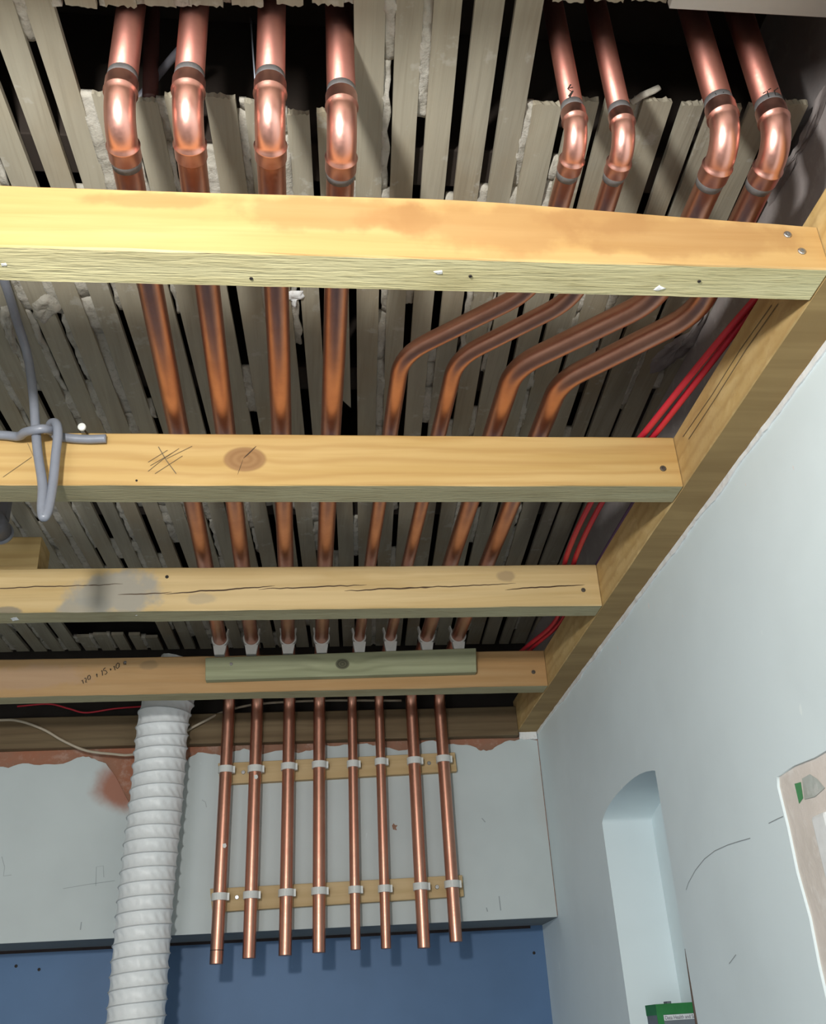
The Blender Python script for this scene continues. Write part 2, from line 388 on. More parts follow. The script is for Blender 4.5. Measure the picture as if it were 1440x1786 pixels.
# the door cut reaches the floor, so it is cut as a notch in the outline
wall_outer = [(YK, -H)] + [(D0, -H), (D0, DZ)] + list(reversed(door_cut[2:-1])) + [(D1-.005, -H), (YF, -H), (YF, .655), (YK, .655)]
wr = plate('wall_right', wall_outer, [arch], lambda u, v, w: Vector((XW+w, u, Z(v))), .10, None, ('wall',))
tag(wr, 'pale blue-grey painted right wall with an arched niche', 'wall', kind='structure')
box('niche_back', (XW+.098, N0-.03, Z(NB-.05)), (XW+.13, N1+.03, Z(.45)), wr, 'wall')
box('upper_wall', (XW+.004, YK, Z(.655)), (XW+.13, YF, Z(1.12)), wr, 'oldwall')
box('wall_core', (XW+.131, YK, 0), (XW+.15, YF, Z(1.12)), wr, 'oldwall')
# white broken plaster lip under the wall plate
v, f = [], []; y = YK; k = 0
while y < YB-.002:
    hgt = .006+.006*max(0, noise.noise(Vector((y*11, 2, 0)))+.35)+.002*noise.noise(Vector((y*60, 5, 0)))
    if YB-y < .25: hgt *= .7
    xx = XW-.0022-.0015*noise.noise(Vector((y*40, 9, 0)))
    v += [(xx, y, Z(.650)), (xx, y, Z(.650-hgt)), (XW+.004, y, Z(.650-hgt-.001)), (XW+.004, y, Z(.650))]
    if k: 
        b = len(v)-8
        for j in range(4): j2 = (j+1) % 4; f.append((b+j, b+j2, b+4+j2, b+4+j))
    y += .012; k += 1
fix(mesh('plaster_lip', v, f, wr, ('rawwhite',)))
# pencil arc and scuffs on the right wall
def onwall(px, py, off=.0004): return hit(px, py, 0, XW-off)
ribbon('scuff_line', [[onwall(*q) for q in ((1196, 1552), (1200, 1540), (1212, 1518), (1228, 1498), (1246, 1484), (1268, 1474), (1290, 1467), (1308, 1462))],
                      [onwall(*q) for q in ((1340, 1436), (1356, 1428), (1365, 1424))], [onwall(*q) for q in ((1271, 1681), (1283, 1665))]], .0011, wr, 'scuff', (-1, 0, 0))
for px, py, sz in ((1131, 1056, .005), (1077, 1130, .0035), (1081, 1155, .0035), (1094, 1110, .002), (1190, 1075, .002), (1383, 816, .003), (1300, 845, .0025), (985, 1250, .002), (1056, 1245, .0018), (1057, 1262, .0015)):
    c = onwall(px, py, .0006); rr_ = random.Random(px)
    mesh('paint_fleck', [c+Vector((0, math.cos(a*1.05)*sz*rr_.uniform(.4, .9), math.sin(a*1.05)*sz*rr_.uniform(.8, 1.8))) for a in range(6)], [tuple(range(6))], wr, ('rawwhite',))
# far wall: bulkhead with a painted skim whose top edge is broken away
bk = box('bulkhead', (XL, YB, Z(ZB+.004)), (XW, YF, Z(.70)), far, 'brick')
box('bulkhead_underside', (XL, YB+.004, Z(ZB)), (XW, YF, Z(ZB+.004)), far, 'undergrey')
top = []
xx = XW-.002
zt_px = [(936, 1292), (905, 1290), (880, 1294), (862, 1304), (852, 1309), (838, 1310), (826, 1303), (806, 1300), (790, 1298), (770, 1300), (755, 1292), (735, 1296), (715, 1306), (695, 1310), (670, 1304), (650, 1301), (640, 1297), (600, 1299), (575, 1302), (560, 1300), (540, 1310), (520, 1314), (500, 1308), (470, 1313), (452, 1317), (425, 1306), (405, 1312), (390, 1320), (370, 1316), (345, 1313), (330, 1322), (318, 1340), (300, 1380), (255, 1395), (225, 1400), (200, 1352), (185, 1332), (165, 1324), (150, 1321), (135, 1322), (118, 1330), (95, 1334), (70, 1335), (40, 1332), (15, 1340), (0, 1338)]
tops = [hit(px, py, 1, YB) for px, py in zt_px]
poly = [(XL, ZB), (XW-.002, ZB)]
prev = None
for p in tops:
    if prev is not None:
        for k in (1, 2):
            q = prev.lerp(p, k/3); poly.append((q.x, q.z-H+rag.uniform(-.0022, .0022)))
    poly.append((min(p.x, XW-.002), p.z-H)); prev = p
x = poly[-1][0]
while x > XL+.05:
    x -= .03; poly.append((x, .612+rag.uniform(-.008, .006)))
poly.append((XL, .61))
plate('painted_skim', poly, [], lambda u, v, w: Vector((u, YB-.003+w, Z(v))), .003, far, ('skim',))
box('shadow_strip', (XL, YF-.004, Z(ZB-.006)), (XW-.03, YF, Z(ZB)), far, 'gap')
c = hit(918, 1281, 1, YB)
for k in range(5):
    a = hit(904+k*6, 1274, 1, YB-.004); b = hit(911+k*6, 1289, 1, YB-.004)
    box('plaster_lump', (a.x, YB-.006-rag.uniform(0, .004), b.z+rag.uniform(-.002, .002)), (b.x+.002, YB, a.z+rag.uniform(-.003, .003)), far, 'rawwhite', .0015)
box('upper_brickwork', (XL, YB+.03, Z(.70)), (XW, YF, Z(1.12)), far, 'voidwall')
def onbulk(px, py, off=.0005): return hit(px, py, 1, YB-.003-off)
ribbon('pencil_mark', [[onbulk(*q) for q in L] for L in (((3, 1494), (8, 1512), (6, 1528), (20, 1526)), ((352, 1395), (358, 1399), (360, 1408)), ((110, 1550), (150, 1543), (200, 1536)), ((167, 1545), (168, 1512), (180, 1510), (181, 1530)))], .0010, far, 'scuff', (0, -1, 0))
ribbon('scuff', [[onbulk(142, 1608), onbulk(140, 1622)], [onbulk(848, 1583), onbulk(850, 1590)], [onbulk(870, 1563), onbulk(873, 1588)], [onbulk(840, 1427), onbulk(846, 1434)]], .0022, far, 'scuff', (0, -1, 0))
c = onbulk(688, 1442)
mesh('paint_chip', [c+Vector(q) for q in ((-.006, 0, .003), (-.002, 0, .008), (.001, 0, .004), (.007, 0, .003), (.003, 0, -.002), (.005, 0, -.008), (-.004, 0, -.006))], [(0, 1, 2, 3, 4, 5, 6)], far, ('brick',))
for q in ((28, 1685), (68, 1691), (931, 1662)):
    p = hit(q[0], q[1], 1, YF-.0005); screw(far, p, (0, -1, 0), .0035, 'ink', 'wall_hole')

# door opening: raw plaster margin, white frame and leaf
door = empty('door_1', (XW+.03, (D0+D1)/2, 0)); tag(door, 'white framed doorway with a bare pink plaster margin', 'door', kind='structure')
box('raw_margin', (XW+.0032, D0-.05, 0), (XW+.03, D1+.05, Z(DZ+.04)), door, 'pink')
fy, fz = 1.100, .200
box('door_jamb', (XW-.001, fy-.035, 0), (XW+.06, fy, Z(fz)), door, 'doorwhite', .004)
box('door_jamb', (XW-.001, D0+.06, 0), (XW+.06, D0+.095, Z(fz)), door, 'doorwhite', .004)
box('door_head', (XW-.001, D0+.095, Z(fz-.035)), (XW+.06, fy-.035, Z(fz)), door, 'doorwhite', .004)
box('door_leaf', (XW+.02, D0+.098, .004), (XW+.055, fy-.038, Z(fz-.038)), door, 'doorwhite', .002)
p = [hit(*q, 0, XW+.0026) for q in ((1385, 1367), (1396, 1364), (1400, 1392), (1393, 1402))]
mesh('green_flake', p, [(0, 1, 2, 3)], door, ('flakegreen',))
p = [hit(*q, 0, XW+.0022) for q in ((1398, 1358), (1412, 1350), (1424, 1358), (1438, 1374), (1420, 1390), (1402, 1394))]
mesh('grey_flake', p, [tuple(range(6))], door, ('flakegrey',))

# ------------------------------------------------------------------ ceiling: old laths, plaster keys, void above
ceil = empty('ceiling', (-.4, .6, Z(ZL))); tag(ceil, 'old exposed wooden lath ceiling with plaster keys in the gaps', 'ceiling', kind='structure')
ZT = 1.10
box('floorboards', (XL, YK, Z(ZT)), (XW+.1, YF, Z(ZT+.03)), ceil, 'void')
TH = math.radians(3.07); TAN = math.tan(TH); LT = .0075
lpx = [(20, 65), (87, 130), (145, 187), (205, 250), (262, 307), (320, 365), (385, 432), (446, 490), (510, 547), (560, 605), (620, 664), (680, 718), (733, 773), (790, 832), (848, 887), (899, 943), (957, 999), (1010, 1058), (1068, 1113), (1130, 1163), (1172, 1222), (1232, 1275), (1288, 1322)]
def srow(x): return 322+(x-30)*40/1110
laths = []
for a, b in lpx:
    A = hit(a, srow(a), 2, ZL); B = hit(b, srow(b), 2, ZL)
    laths.append([A.x-TAN*(A.y-.85), B.x-TAN*(B.y-.85)])
xs = laths[0][0]-.012; rl = random.Random(3)
while xs > -1.02:
    wdt = rl.uniform(.026, .031); laths.insert(0, [xs-wdt, xs]); xs -= wdt+rl.uniform(.009, .013)
n_out = len(laths)-len(lpx)
HL, HR0 = range(n_out+3, n_out+10), range(n_out+16, n_out+23)
far_px = {3: 166, 4: 178, 5: 171, 6: 171, 7: 181, 8: 201, 9: 197, 15: 184, 16: 178, 17: 180, 18: 178, 19: 184, 20: 186, 21: 188, 22: 183}
near_px = {3: 11, 4: 12, 5: 13, 6: 10, 7: 11, 8: 11, 9: 9, 15: 3, 16: 3, 17: 2, 18: 2, 19: 2, 20: 2, 21: 2, 22: 2}
Y0, Y1 = .20, 2.36
def lath_obj(s0, s1, ya, yb, idx, slant=0):
    n = max(2, int((yb-ya)/.10)); v, f = [], []
    for i in range(n+1):
        y = ya+(yb-ya)*i/n
        j = lambda k: noise.noise(Vector((y*3.1, idx*7.7, k)))*.0013
        x0 = s0+TAN*(y-.85)+j(1); x1 = s1+TAN*(y-.85)+j(2); dz = noise.noise(Vector((y*2.3, idx*3.3, 8)))*.0012+idx % 3*.0004
        e0 = slant if i == n else 0
        v += [(x0, y+e0, Z(ZL+dz)), (x1, y, Z(ZL+dz)), (x1, y, Z(ZL+LT+dz)), (x0, y+e0, Z(ZL+LT+dz))]
    for i in range(n):
        for k in range(4): k2 = (k+1) % 4; f.append((i*4+k, i*4+k2, i*4+4+k2, i*4+4+k))
    f += [(3, 2, 1, 0), (n*4, n*4+1, n*4+2, n*4+3)]
    return fix(mesh('lath', v, f, ceil, ('lath',)))
def frayed(o, y, sgn):                     # splintered saw cut
    bm = bmesh.new(); bm.from_mesh(o.data)
    ends = [e for e in bm.edges if all(abs(q.co.y-y) < 1e-5 for q in e.verts) and abs(e.verts[0].co.z-e.verts[1].co.z) < 1e-4]
    r = bmesh.ops.subdivide_edges(bm, edges=ends, cuts=9)
    for q in bm.verts:
        if abs(q.co.y-y) < 1e-4: q.co.y += rl.uniform(-.0018, .0018)
    bm.to_mesh(o.data); bm.free()
spans = {}
for i, (s0, s1) in enumerate(laths):
    k = i-n_out; sm = (s0+s1)/2
    def yat(row, z=ZL):
        lo_, hi_ = .3, 2.6
        for _ in range(40):
            m = (lo_+hi_)/2; P = Vector((sm+TAN*(m-.85), m, z)); rr = CY-F*(UP.dot(P)/fw.dot(P))
            if rr < row: lo_ = m
            else: hi_ = m
        return lo_
    sp = []
    if k in far_px:
        yn, yf = yat(near_px[k]), yat(far_px[k])
        if k < 19: sp.append((Y0, yn))
        sp.append((yf, Y1))
    else: sp.append((Y0, Y1))
    if k == 9: sp = [sp[0], (sp[1][0], 1.300), (1.395, Y1)]
    px_at = lambda y: None
    P = Vector((sm+TAN*(2.15-.85), 2.15, ZL)); pxx = CX+F*(RT.dot(P)/fw.dot(P))
    if 118 < pxx < 246:
        a, b = yat(1086), yat(rl.choice((1108, 1112, 1116)))
        last = sp.pop(); sp += [(last[0], a-.02), (b, Y1)]
    spans[i] = sp
    for (a, b) in sp:
        o = lath_obj(s0, s1, a, b, i, -.045 if (k == 9 and abs(b-1.3) < .01) else 0)
        if a > Y0+.01 and a < 1: frayed(o, a, 1)
        if b < .7: frayed(o, b, -1)
# plaster pressed into the gaps
v, f = [], []; rk = random.Random(21)
def covered(i, y): return any(a-.004 < y < b+.004 for a, b in spans[i])
for i in range(len(laths)-1):
    g0, g1 = laths[i][1], laths[i+1][0]; k = i-n_out; dens = .82 if k < 3 else (.9 if k == 10 else (.5 if k < 15 else .34))
    y = Y0+rk.uniform(0, .1)
    while y < Y1-.05:
        on = rk.random() < dens; ln = rk.uniform(.03, .20) if on else rk.uniform(.03, .22)
        if on:
            mat_h = rk.uniform(-.0005, .003); m = max(3, int(ln/.007)); base = None; ok = True
            full = rk.random() < .7; side = rk.choice((0, 1))
            for q in range(m+1):
                yy = min(y+ln*q/m, Y1-.01)
                if not (covered(i, yy) and covered(i+1, yy)): base = None; continue
                edge = min(1, 4*min(q, m-q)/m)
                xa = g0+TAN*(yy-.85)-.0015; xb = g1+TAN*(yy-.85)+.0015
                if not full:
                    if side: xa = xa+(xb-xa)*(.35+.3*noise.noise(Vector((yy*40, i, 0))))
                    else: xb = xb-(xb-xa)*(.35+.3*noise.noise(Vector((yy*40, i, 3))))
                row = []
                for c in range(5):
                    tt = c/4; xx = xa+(xb-xa)*tt
                    dz = noise.noise(Vector((xx*210, yy*130, i)))*.0032+noise.noise(Vector((xx*60, yy*45, i+9)))*.0042
                    zz = ZL+mat_h+(1-edge)*.005+dz
                    if c in (0, 4): zz = max(zz, ZL+.0006)
                    row.append(len(v)); v.append((xx, yy, Z(zz)))
                row.append(len(v)); v.append((xb, yy, Z(ZL+.010))); row.append(len(v)); v.append((xa, yy, Z(ZL+.010)))
                if base:
                    for c in range(7): c2 = (c+1) % 7; f.append((base[c], base[c2], row[c2], row[c]))
                else: f.append(tuple(row))
                base = row
            if base: f.append(tuple(base))
        y += ln
tag(fix(mesh('plaster_keys', v, f, ceil, ('key',), True)), kind='stuff')
# plaster smears hanging on the laths near the first bay
def smear(pxs, z, thick, parent, mat, name='plaster_smear'):
    P = [hit(px, py, 2, z) for px, py in pxs]; c = sum(P, Vector())/len(P); v, f = [], []; m = len(P)*4
    ringp = []
    for i in range(len(P)):
        for k in range(4): ringp.append(P[i].lerp(P[(i+1) % len(P)], k/4))
    L = 6
    for j in range(L+1):
        t = j/L
        for q in ringp:
            d = q.lerp(c, t); n = noise.noise(Vector((d.x*70, d.y*70, 3)))*thick*.7+noise.noise(Vector((d.x*220, d.y*220, 7)))*thick*.4
            v.append((d.x+noise.noise(Vector((d.x*150, d.y*150, 1)))*.003*(1-t), d.y, d.z+.001-thick*min(1, t*3)*.8-(n if j else 0)))
    for j in range(L):
        for k in range(m): k2 = (k+1) % m; f.append((j*m+k, j*m+k2, j*m+m+k2, j*m+m+k))
    f.append(tuple(L*m+k for k in range(m)))
    return fix(mesh(name, v, f, parent, (mat,), True))
smear(((55, 530), (78, 512), (96, 520), (110, 540), (92, 552), (76, 566), (60, 556)), ZL, .005, ceil, 'key')
smear(((0, 535), (18, 530), (22, 560), (30, 615), (24, 620), (10, 590), (0, 560)), ZL, .005, ceil, 'key')
smear(((498, 508), (528, 508), (532, 518), (520, 524), (514, 540), (508, 526), (500, 520)), ZL, .004, ceil, 'rawwhite')
smear(((1130, 632), (1160, 600), (1200, 580), (1225, 555), (1240, 530), (1222, 590), (1190, 625), (1150, 650), (1130, 655)), ZL, .006, ceil, 'oldwall')
smear(((1330, 330), (1352, 300), (1385, 262), (1400, 230), (1428, 160), (1440, 150), (1440, 190), (1405, 270), (1372, 330), (1345, 372)), ZL, .008, ceil, 'oldwall')
# old floor joists in the void
for y in (.30, .792, 1.21, 1.62, 2.03):
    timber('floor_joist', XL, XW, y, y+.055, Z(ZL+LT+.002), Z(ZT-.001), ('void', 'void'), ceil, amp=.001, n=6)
# white plasterboard still up at the near right, plain ceiling beyond the exposed part
box('plasterboard', (hit(1163, 2, 2, ZL).x, .05, Z(ZL-.011)), (XW-.001, hit(1300, 11, 2, ZL).y, Z(ZL-.0005)), ceil, 'boardwhite', .001)
box('old_plaster_ceiling', (XL, YK, Z(ZL)), (XW, Y0, Z(ZL+.012)), ceil, 'oldwall')
box('old_plaster_ceiling', (XL, Y0, Z(ZL+.0125)), (-.97, YF, Z(ZL+.02)), ceil, 'oldwall')

# ------------------------------------------------------------------ wall plate, joists, battens
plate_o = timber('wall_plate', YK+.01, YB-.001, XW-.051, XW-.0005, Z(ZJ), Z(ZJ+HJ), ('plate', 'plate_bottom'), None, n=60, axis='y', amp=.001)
tag(plate_o, 'long timber wall plate fixed along the top of the pale blue right wall', 'beam')
def onplate(px, py): return hit(px, py, 0, XW-.0518)
ribbon('pencil_line', [[onplate(1356, 530), onplate(1300, 610), onplate(1250, 690), onplate(1200, 766)], [onplate(1345, 532), onplate(1290, 610), onplate(1240, 690), onplate(1190, 762)]], .0012, plate_o, 'pencil', (-1, 0, 0))
tag(timber('wall_joist', XL+.01, XW-.052, 2.317, YB-.001, Z(.637), Z(.708), ('endwood', 'endwood'), None, n=30, amp=.001),
    'dark stained timber against the far wall behind the hanging copper pipes', 'beam')
k2 = hit(427, 801, 1, YJ[1])
def z_top1(x): return Z(ZJ+.0765) - max(0, (x-.15))*.050 + .0012*math.sin(x*9)
def cr(a, b, yj, wd): p, q = hit(*a, 1, yj), hit(*b, 1, yj); return (p.x, p.z, q.x, q.z, wd)
JM = [
 pine('pine_front_joist', (.54, .335, .125), (.63, .42, .18), (.43, .24, .08), seed=1.3, rough=.5, ring=.6,
      stains=[(hit(px, py, 1, YJ[0]).x, hit(px, py, 1, YJ[0]).z, rx, rz, (.38, .20, .075), .55) for px, py, rx, rz in ((560, 370, .10, .03), (700, 385, .05, .02), (1040, 385, .06, .02), (250, 350, .07, .012), (860, 400, .12, .035), (1180, 415, .14, .03))]),
 pine('pine_knot_joist', (.52, .335, .115), (.60, .41, .165), (.41, .23, .07), knots=((k2.x, k2.z, .027, .0185), (hit(910, 757, 1, YJ[1]).x, Z(ZJ+HJ+.022), .05, .02)), seed=3.3, ring=1.3, kcol=((.285, .15, .058), (.33, .185, .075)),
      cracks=[cr((414, 828), (424, 800), YJ[1], .0014), cr((424, 801), (447, 779), YJ[1], .0014)]),
 pine('pine_split_joist', (.53, .37, .155), (.65, .49, .25), (.37, .25, .10), seed=5.9, ring=.5,
      stains=[(hit(200, 1015, 1, YJ[2]).x, hit(200, 1035, 1, YJ[2]).z, .085, .050, (.33, .31, .26), .95), (hit(150, 1060, 1, YJ[2]).x, hit(150, 1060, 1, YJ[2]).z, .05, .02, (.30, .29, .25), .8), (hit(5, 1066, 1, YJ[2]).x, hit(5, 1066, 1, YJ[2]).z, .03, .008, (.2, .18, .14), .8), (hit(350, 1050, 1, YJ[2]).x, hit(350, 1045, 1, YJ[2]).z, .03, .012, (.40, .33, .22), .6), (hit(880, 1005, 1, YJ[2]).x, hit(880, 1005, 1, YJ[2]).z, .018, .012, (.36, .26, .14), .8)],
      cracks=[cr((-60, 1028), (170, 1020), YJ[2], .0010), cr((140, 1022), (215, 1018), YJ[2], .0007), cr((205, 1037), (300, 1034), YJ[2], .0010), cr((285, 1036), (480, 1022), YJ[2], .0014), cr((450, 1028), (640, 1020), YJ[2], .0012), cr((600, 1031), (760, 1023), YJ[2], .0013), cr((700, 1026), (900, 1018), YJ[2], .0010), cr((880, 1028), (1020, 1020), YJ[2], .0013)]),
 pine('pine_back_joist', (.43, .25, .10), (.50, .32, .15), (.30, .17, .065), seed=8.1, ring=.4,
      stains=[(hit(60, 1185, 1, YJ[3]).x, hit(60, 1180, 1, YJ[3]).z, .12, .03, (.45, .30, .20), .6), (hit(260, 1165, 1, YJ[3]).x, hit(260, 1160, 1, YJ[3]).z, .02, .012, (.30, .20, .10), .7)]),
]
jl = ['thick pale timber joist nearest the camera with a rough sawn underside', 'timber joist with a large oval knot and a grey cable looped over it',
      'timber joist with long horizontal splits and a grey stain at the left', 'orange-brown timber joist behind the green batten with handwritten figures']
J = []
for k in range(4):
    o = timber('ceiling_joist', XL+.01, XW-.0520, YJ[k], YJ[k]+TJ, Z(ZJ), Z(ZJ+HJ), (JM[k], 'sawn' if k == 0 else 'sawn_dull'), None, top=z_top1 if k == 0 else None, n=70, amp=.0011 if k == 0 else .0008)
    tag(o, jl[k], 'beam', 'false ceiling joists'); J.append(o)
o = timber('ceiling_joist', XL+.01, XW-.0520, .284, .284+TJ, Z(ZJ), Z(ZJ+HJ), (JM[0], 'sawn_dull'), None, n=20)
tag(o, 'timber joist overhead, the one before the joist with the pale sawn underside', 'beam', 'false ceiling joists')
def onj(k, px, py, off=.0): return hit(px, py, 1, YJ[k]-off)
for k, px, py, r, m in ((0, 1373, 409, .0042, 'steel'), (0, 1398, 438, .0042, 'steel'), (1, 1156, 817, .0045, 'darkmetal'), (1, 1238-1000+0, 838, .0015, 'ink'), (2, 1017, 1029, .004, 'darkmetal'), (2, 291, 1006, .003, 'ink'), (3, 930, 1172, .0045, 'darkmetal'), (3, 218, 1155, .003, 'steel')):
    screw(J[k], onj(k, px, py, .0006), (0, -1, 0), r, m)
for px, py in ((438, 486), (820, 482), (1219, 491)):
    screw(J[0], hit(px, py, 2, ZJ-.0006), (0, 0, -1), .0018, 'ink', 'nail_hole')
for pxs in (((1140, 502), (1152, 498), (1160, 504), (1148, 509), (1136, 507)), ((755, 474), (770, 472), (775, 478), (760, 480)), ((0, 459), (10, 458), (14, 463), (2, 466))):
    smear(pxs, ZJ-.0005, .0015, J[0], 'rawwhite', 'plaster_splash')
for k, pxs in ((2, ((16, 1079), (30, 1076), (34, 1082), (20, 1085))), (2, ((230, 1073), (240, 1072), (241, 1076), (232, 1076)))):
    smear(pxs, ZJ-.0005, .001, J[k], 'rawwhite', 'plaster_splash')
# pencil cross on the knot joist, handwriting on the back joist
L = [((276, 779), (290, 803), (307, 826)), ((258, 822), (285, 800), (312, 782)), ((262, 812), (300, 790)), ((270, 826), (318, 795)), ((290, 800), (335, 778)), ((258, 806), (292, 785))]
ribbon('pencil_cross', [[onj(1, *q, .0012) for q in l] for l in L[:1]], .0012, J[1], 'pencil', (0, -1, 0))
ribbon('pencil_cross', [[onj(1, *q, .0012) for q in l] for l in L[1:]], .0007, J[1], 'pencil', (0, -1, 0))
ribbon('pencil_line', [[onj(1, 5, 832, .0012), onj(1, 55, 797, .0012)], [onj(1, 48, 773, .0012), onj(1, 62, 804, .0012)]], .0006, J[1], 'pencil', (0, -1, 0))
def wr_(x, y): return onj(3, 120+x/10.286, 1130+y/10.286, .0012)
glyph = [((225, 595), (245, 575), (262, 640)), ((275, 550), (300, 540), (312, 560), (300, 620), (328, 612)), ((345, 500), (335, 540), (350, 570), (380, 560), (388, 520), (372, 490), (345, 500)),
         ((485, 485), (515, 480)), ((498, 460), (508, 525)), ((580, 420), (595, 400), (605, 495)), ((655, 355), (620, 385), (625, 410), (660, 405), (688, 440), (660, 475), (640, 470)),
         ((735, 385), (762, 390)), ((750, 370), (748, 405)), ((800, 345), (812, 325), (830, 400)), ((850, 300), (845, 350), (870, 370), (900, 340), (905, 285), (880, 270), (850, 300)),
         ((1000, 240), (980, 260), (990, 300), (1020, 290), (1015, 250), (1000, 240)), ((1000, 270), (1028, 300))]
ribbon('handwriting', [[wr_(*q) for q in g] for g in glyph], .0016, J[3], 'ink', (0, -1, 0))
# green treated batten on the face of the back joist
b0 = [hit(*q, 1, 1.966) for q in ((358, 1147), (830, 1130), (831, 1172), (358, 1186))]
v = [(p.x, 1.966, p.z) for p in b0]+[(p.x, YJ[3]-.001, p.z) for p in b0]
gb = mesh('support_batten', v, [(0, 1, 2, 3), (7, 6, 5, 4), (0, 4, 5, 1), (1, 5, 6, 2), (2, 6, 7, 3), (3, 7, 4, 0)], None, ('treated',)); fix(gb)
bm = bmesh.new(); bm.from_mesh(gb.data); bmesh.ops.bevel(bm, geom=list(bm.edges), offset=.0012, segments=1, affect='EDGES'); bm.to_mesh(gb.data); bm.free()
tag(gb, 'greenish treated batten fixed to the face of the back joist under the pipe clips', 'batten')
screw(gb, hit(403, 1158, 1, 1.9655), (0, -1, 0), .0035)
# two pale battens on the bulkhead behind the pipe drops
wb = []
for nm, pp, scr in (('upper pale wooden batten on the bulkhead behind the hanging pipes', ((380, 1331), (793, 1312), (797, 1345), (383, 1368)), ((748, 1331), (424, 1347))),
                    ('lower pale wooden batten on the bulkhead near the cut pipe ends', ((366, 1550), (806, 1526), (809, 1563), (370, 1591)), ((413, 1565), (762, 1547)))):
    c = [hit(*q, 1, 2.324) for q in pp]
    v = [(p.x, 2.324, p.z) for p in c]+[(p.x, YB-.0035, p.z) for p in c]
    o = mesh('pipe_batten', v, [(0, 1, 2, 3), (7, 6, 5, 4), (0, 4, 5, 1), (1, 5, 6, 2), (2, 6, 7, 3), (3, 7, 4, 0)], None, ('batten',)); fix(o)
    bm = bmesh.new(); bm.from_mesh(o.data); bmesh.ops.bevel(bm, geom=list(bm.edges), offset=.001, segments=1, affect='EDGES'); bm.to_mesh(o.data); bm.free()
    tag(o, nm, 'batten', 'battens on the bulkhead'); wb.append(c)
    for q in scr: screw(o, hit(*q, 1, 2.3235), (0, -1, 0), .0048)

# ------------------------------------------------------------------ eight copper pipes
vx_top = [hit(px, 1225, 1, YV).x for px in (400, 449, 505, 557, 614, 661, 717, 766)]
tips = [hit(px, py, 1, YV) for px, py in ((377, 1681), (434, 1671), (497, 1666), (556, 1661), (620, 1656), (673, 1654), (739, 1653), (795, 1642))]
rad = [r28, r28, r28, r28, r22, r22, r28, r28]
elb = [(205, 204), (325, 202), (470, 206), (597, 228), (1008, 243), (1092, 248), (1272, 245), (1362, 250)]
hx = [-.168, -.104, -.025, .044, .122, .191, .268, .334]
diag = {4: ((.270, .800), (.270, .868), (.130, .998)), 5: ((.322, .800), (.322, .882), (.200, 1.003)), 6: ((.430, .800), (.420, .880), (.278, 1.020)), 7: ((.481, .800), (.477, .905), (.345, 1.050))}
ordn = ['first copper pipe from the left, thick', 'second copper pipe from the left, thick', 'third copper pipe from the left, thick', 'fourth copper pipe from the left, thick and straight',
        'thin bent copper pipe, left one of the two thinner pipes', 'thin bent copper pipe, right one of the two thinner pipes', 'thick bent copper pipe second from the right wall', 'thick bent copper pipe nearest the right wall']
short = ['leftmost copper pipe', 'second copper pipe from the left', 'third copper pipe from the left', 'fourth copper pipe from the left', 'left one of the two thin pipes', 'right one of the two thin pipes', 'seventh copper pipe from the left', 'rightmost copper pipe']
pipes = []
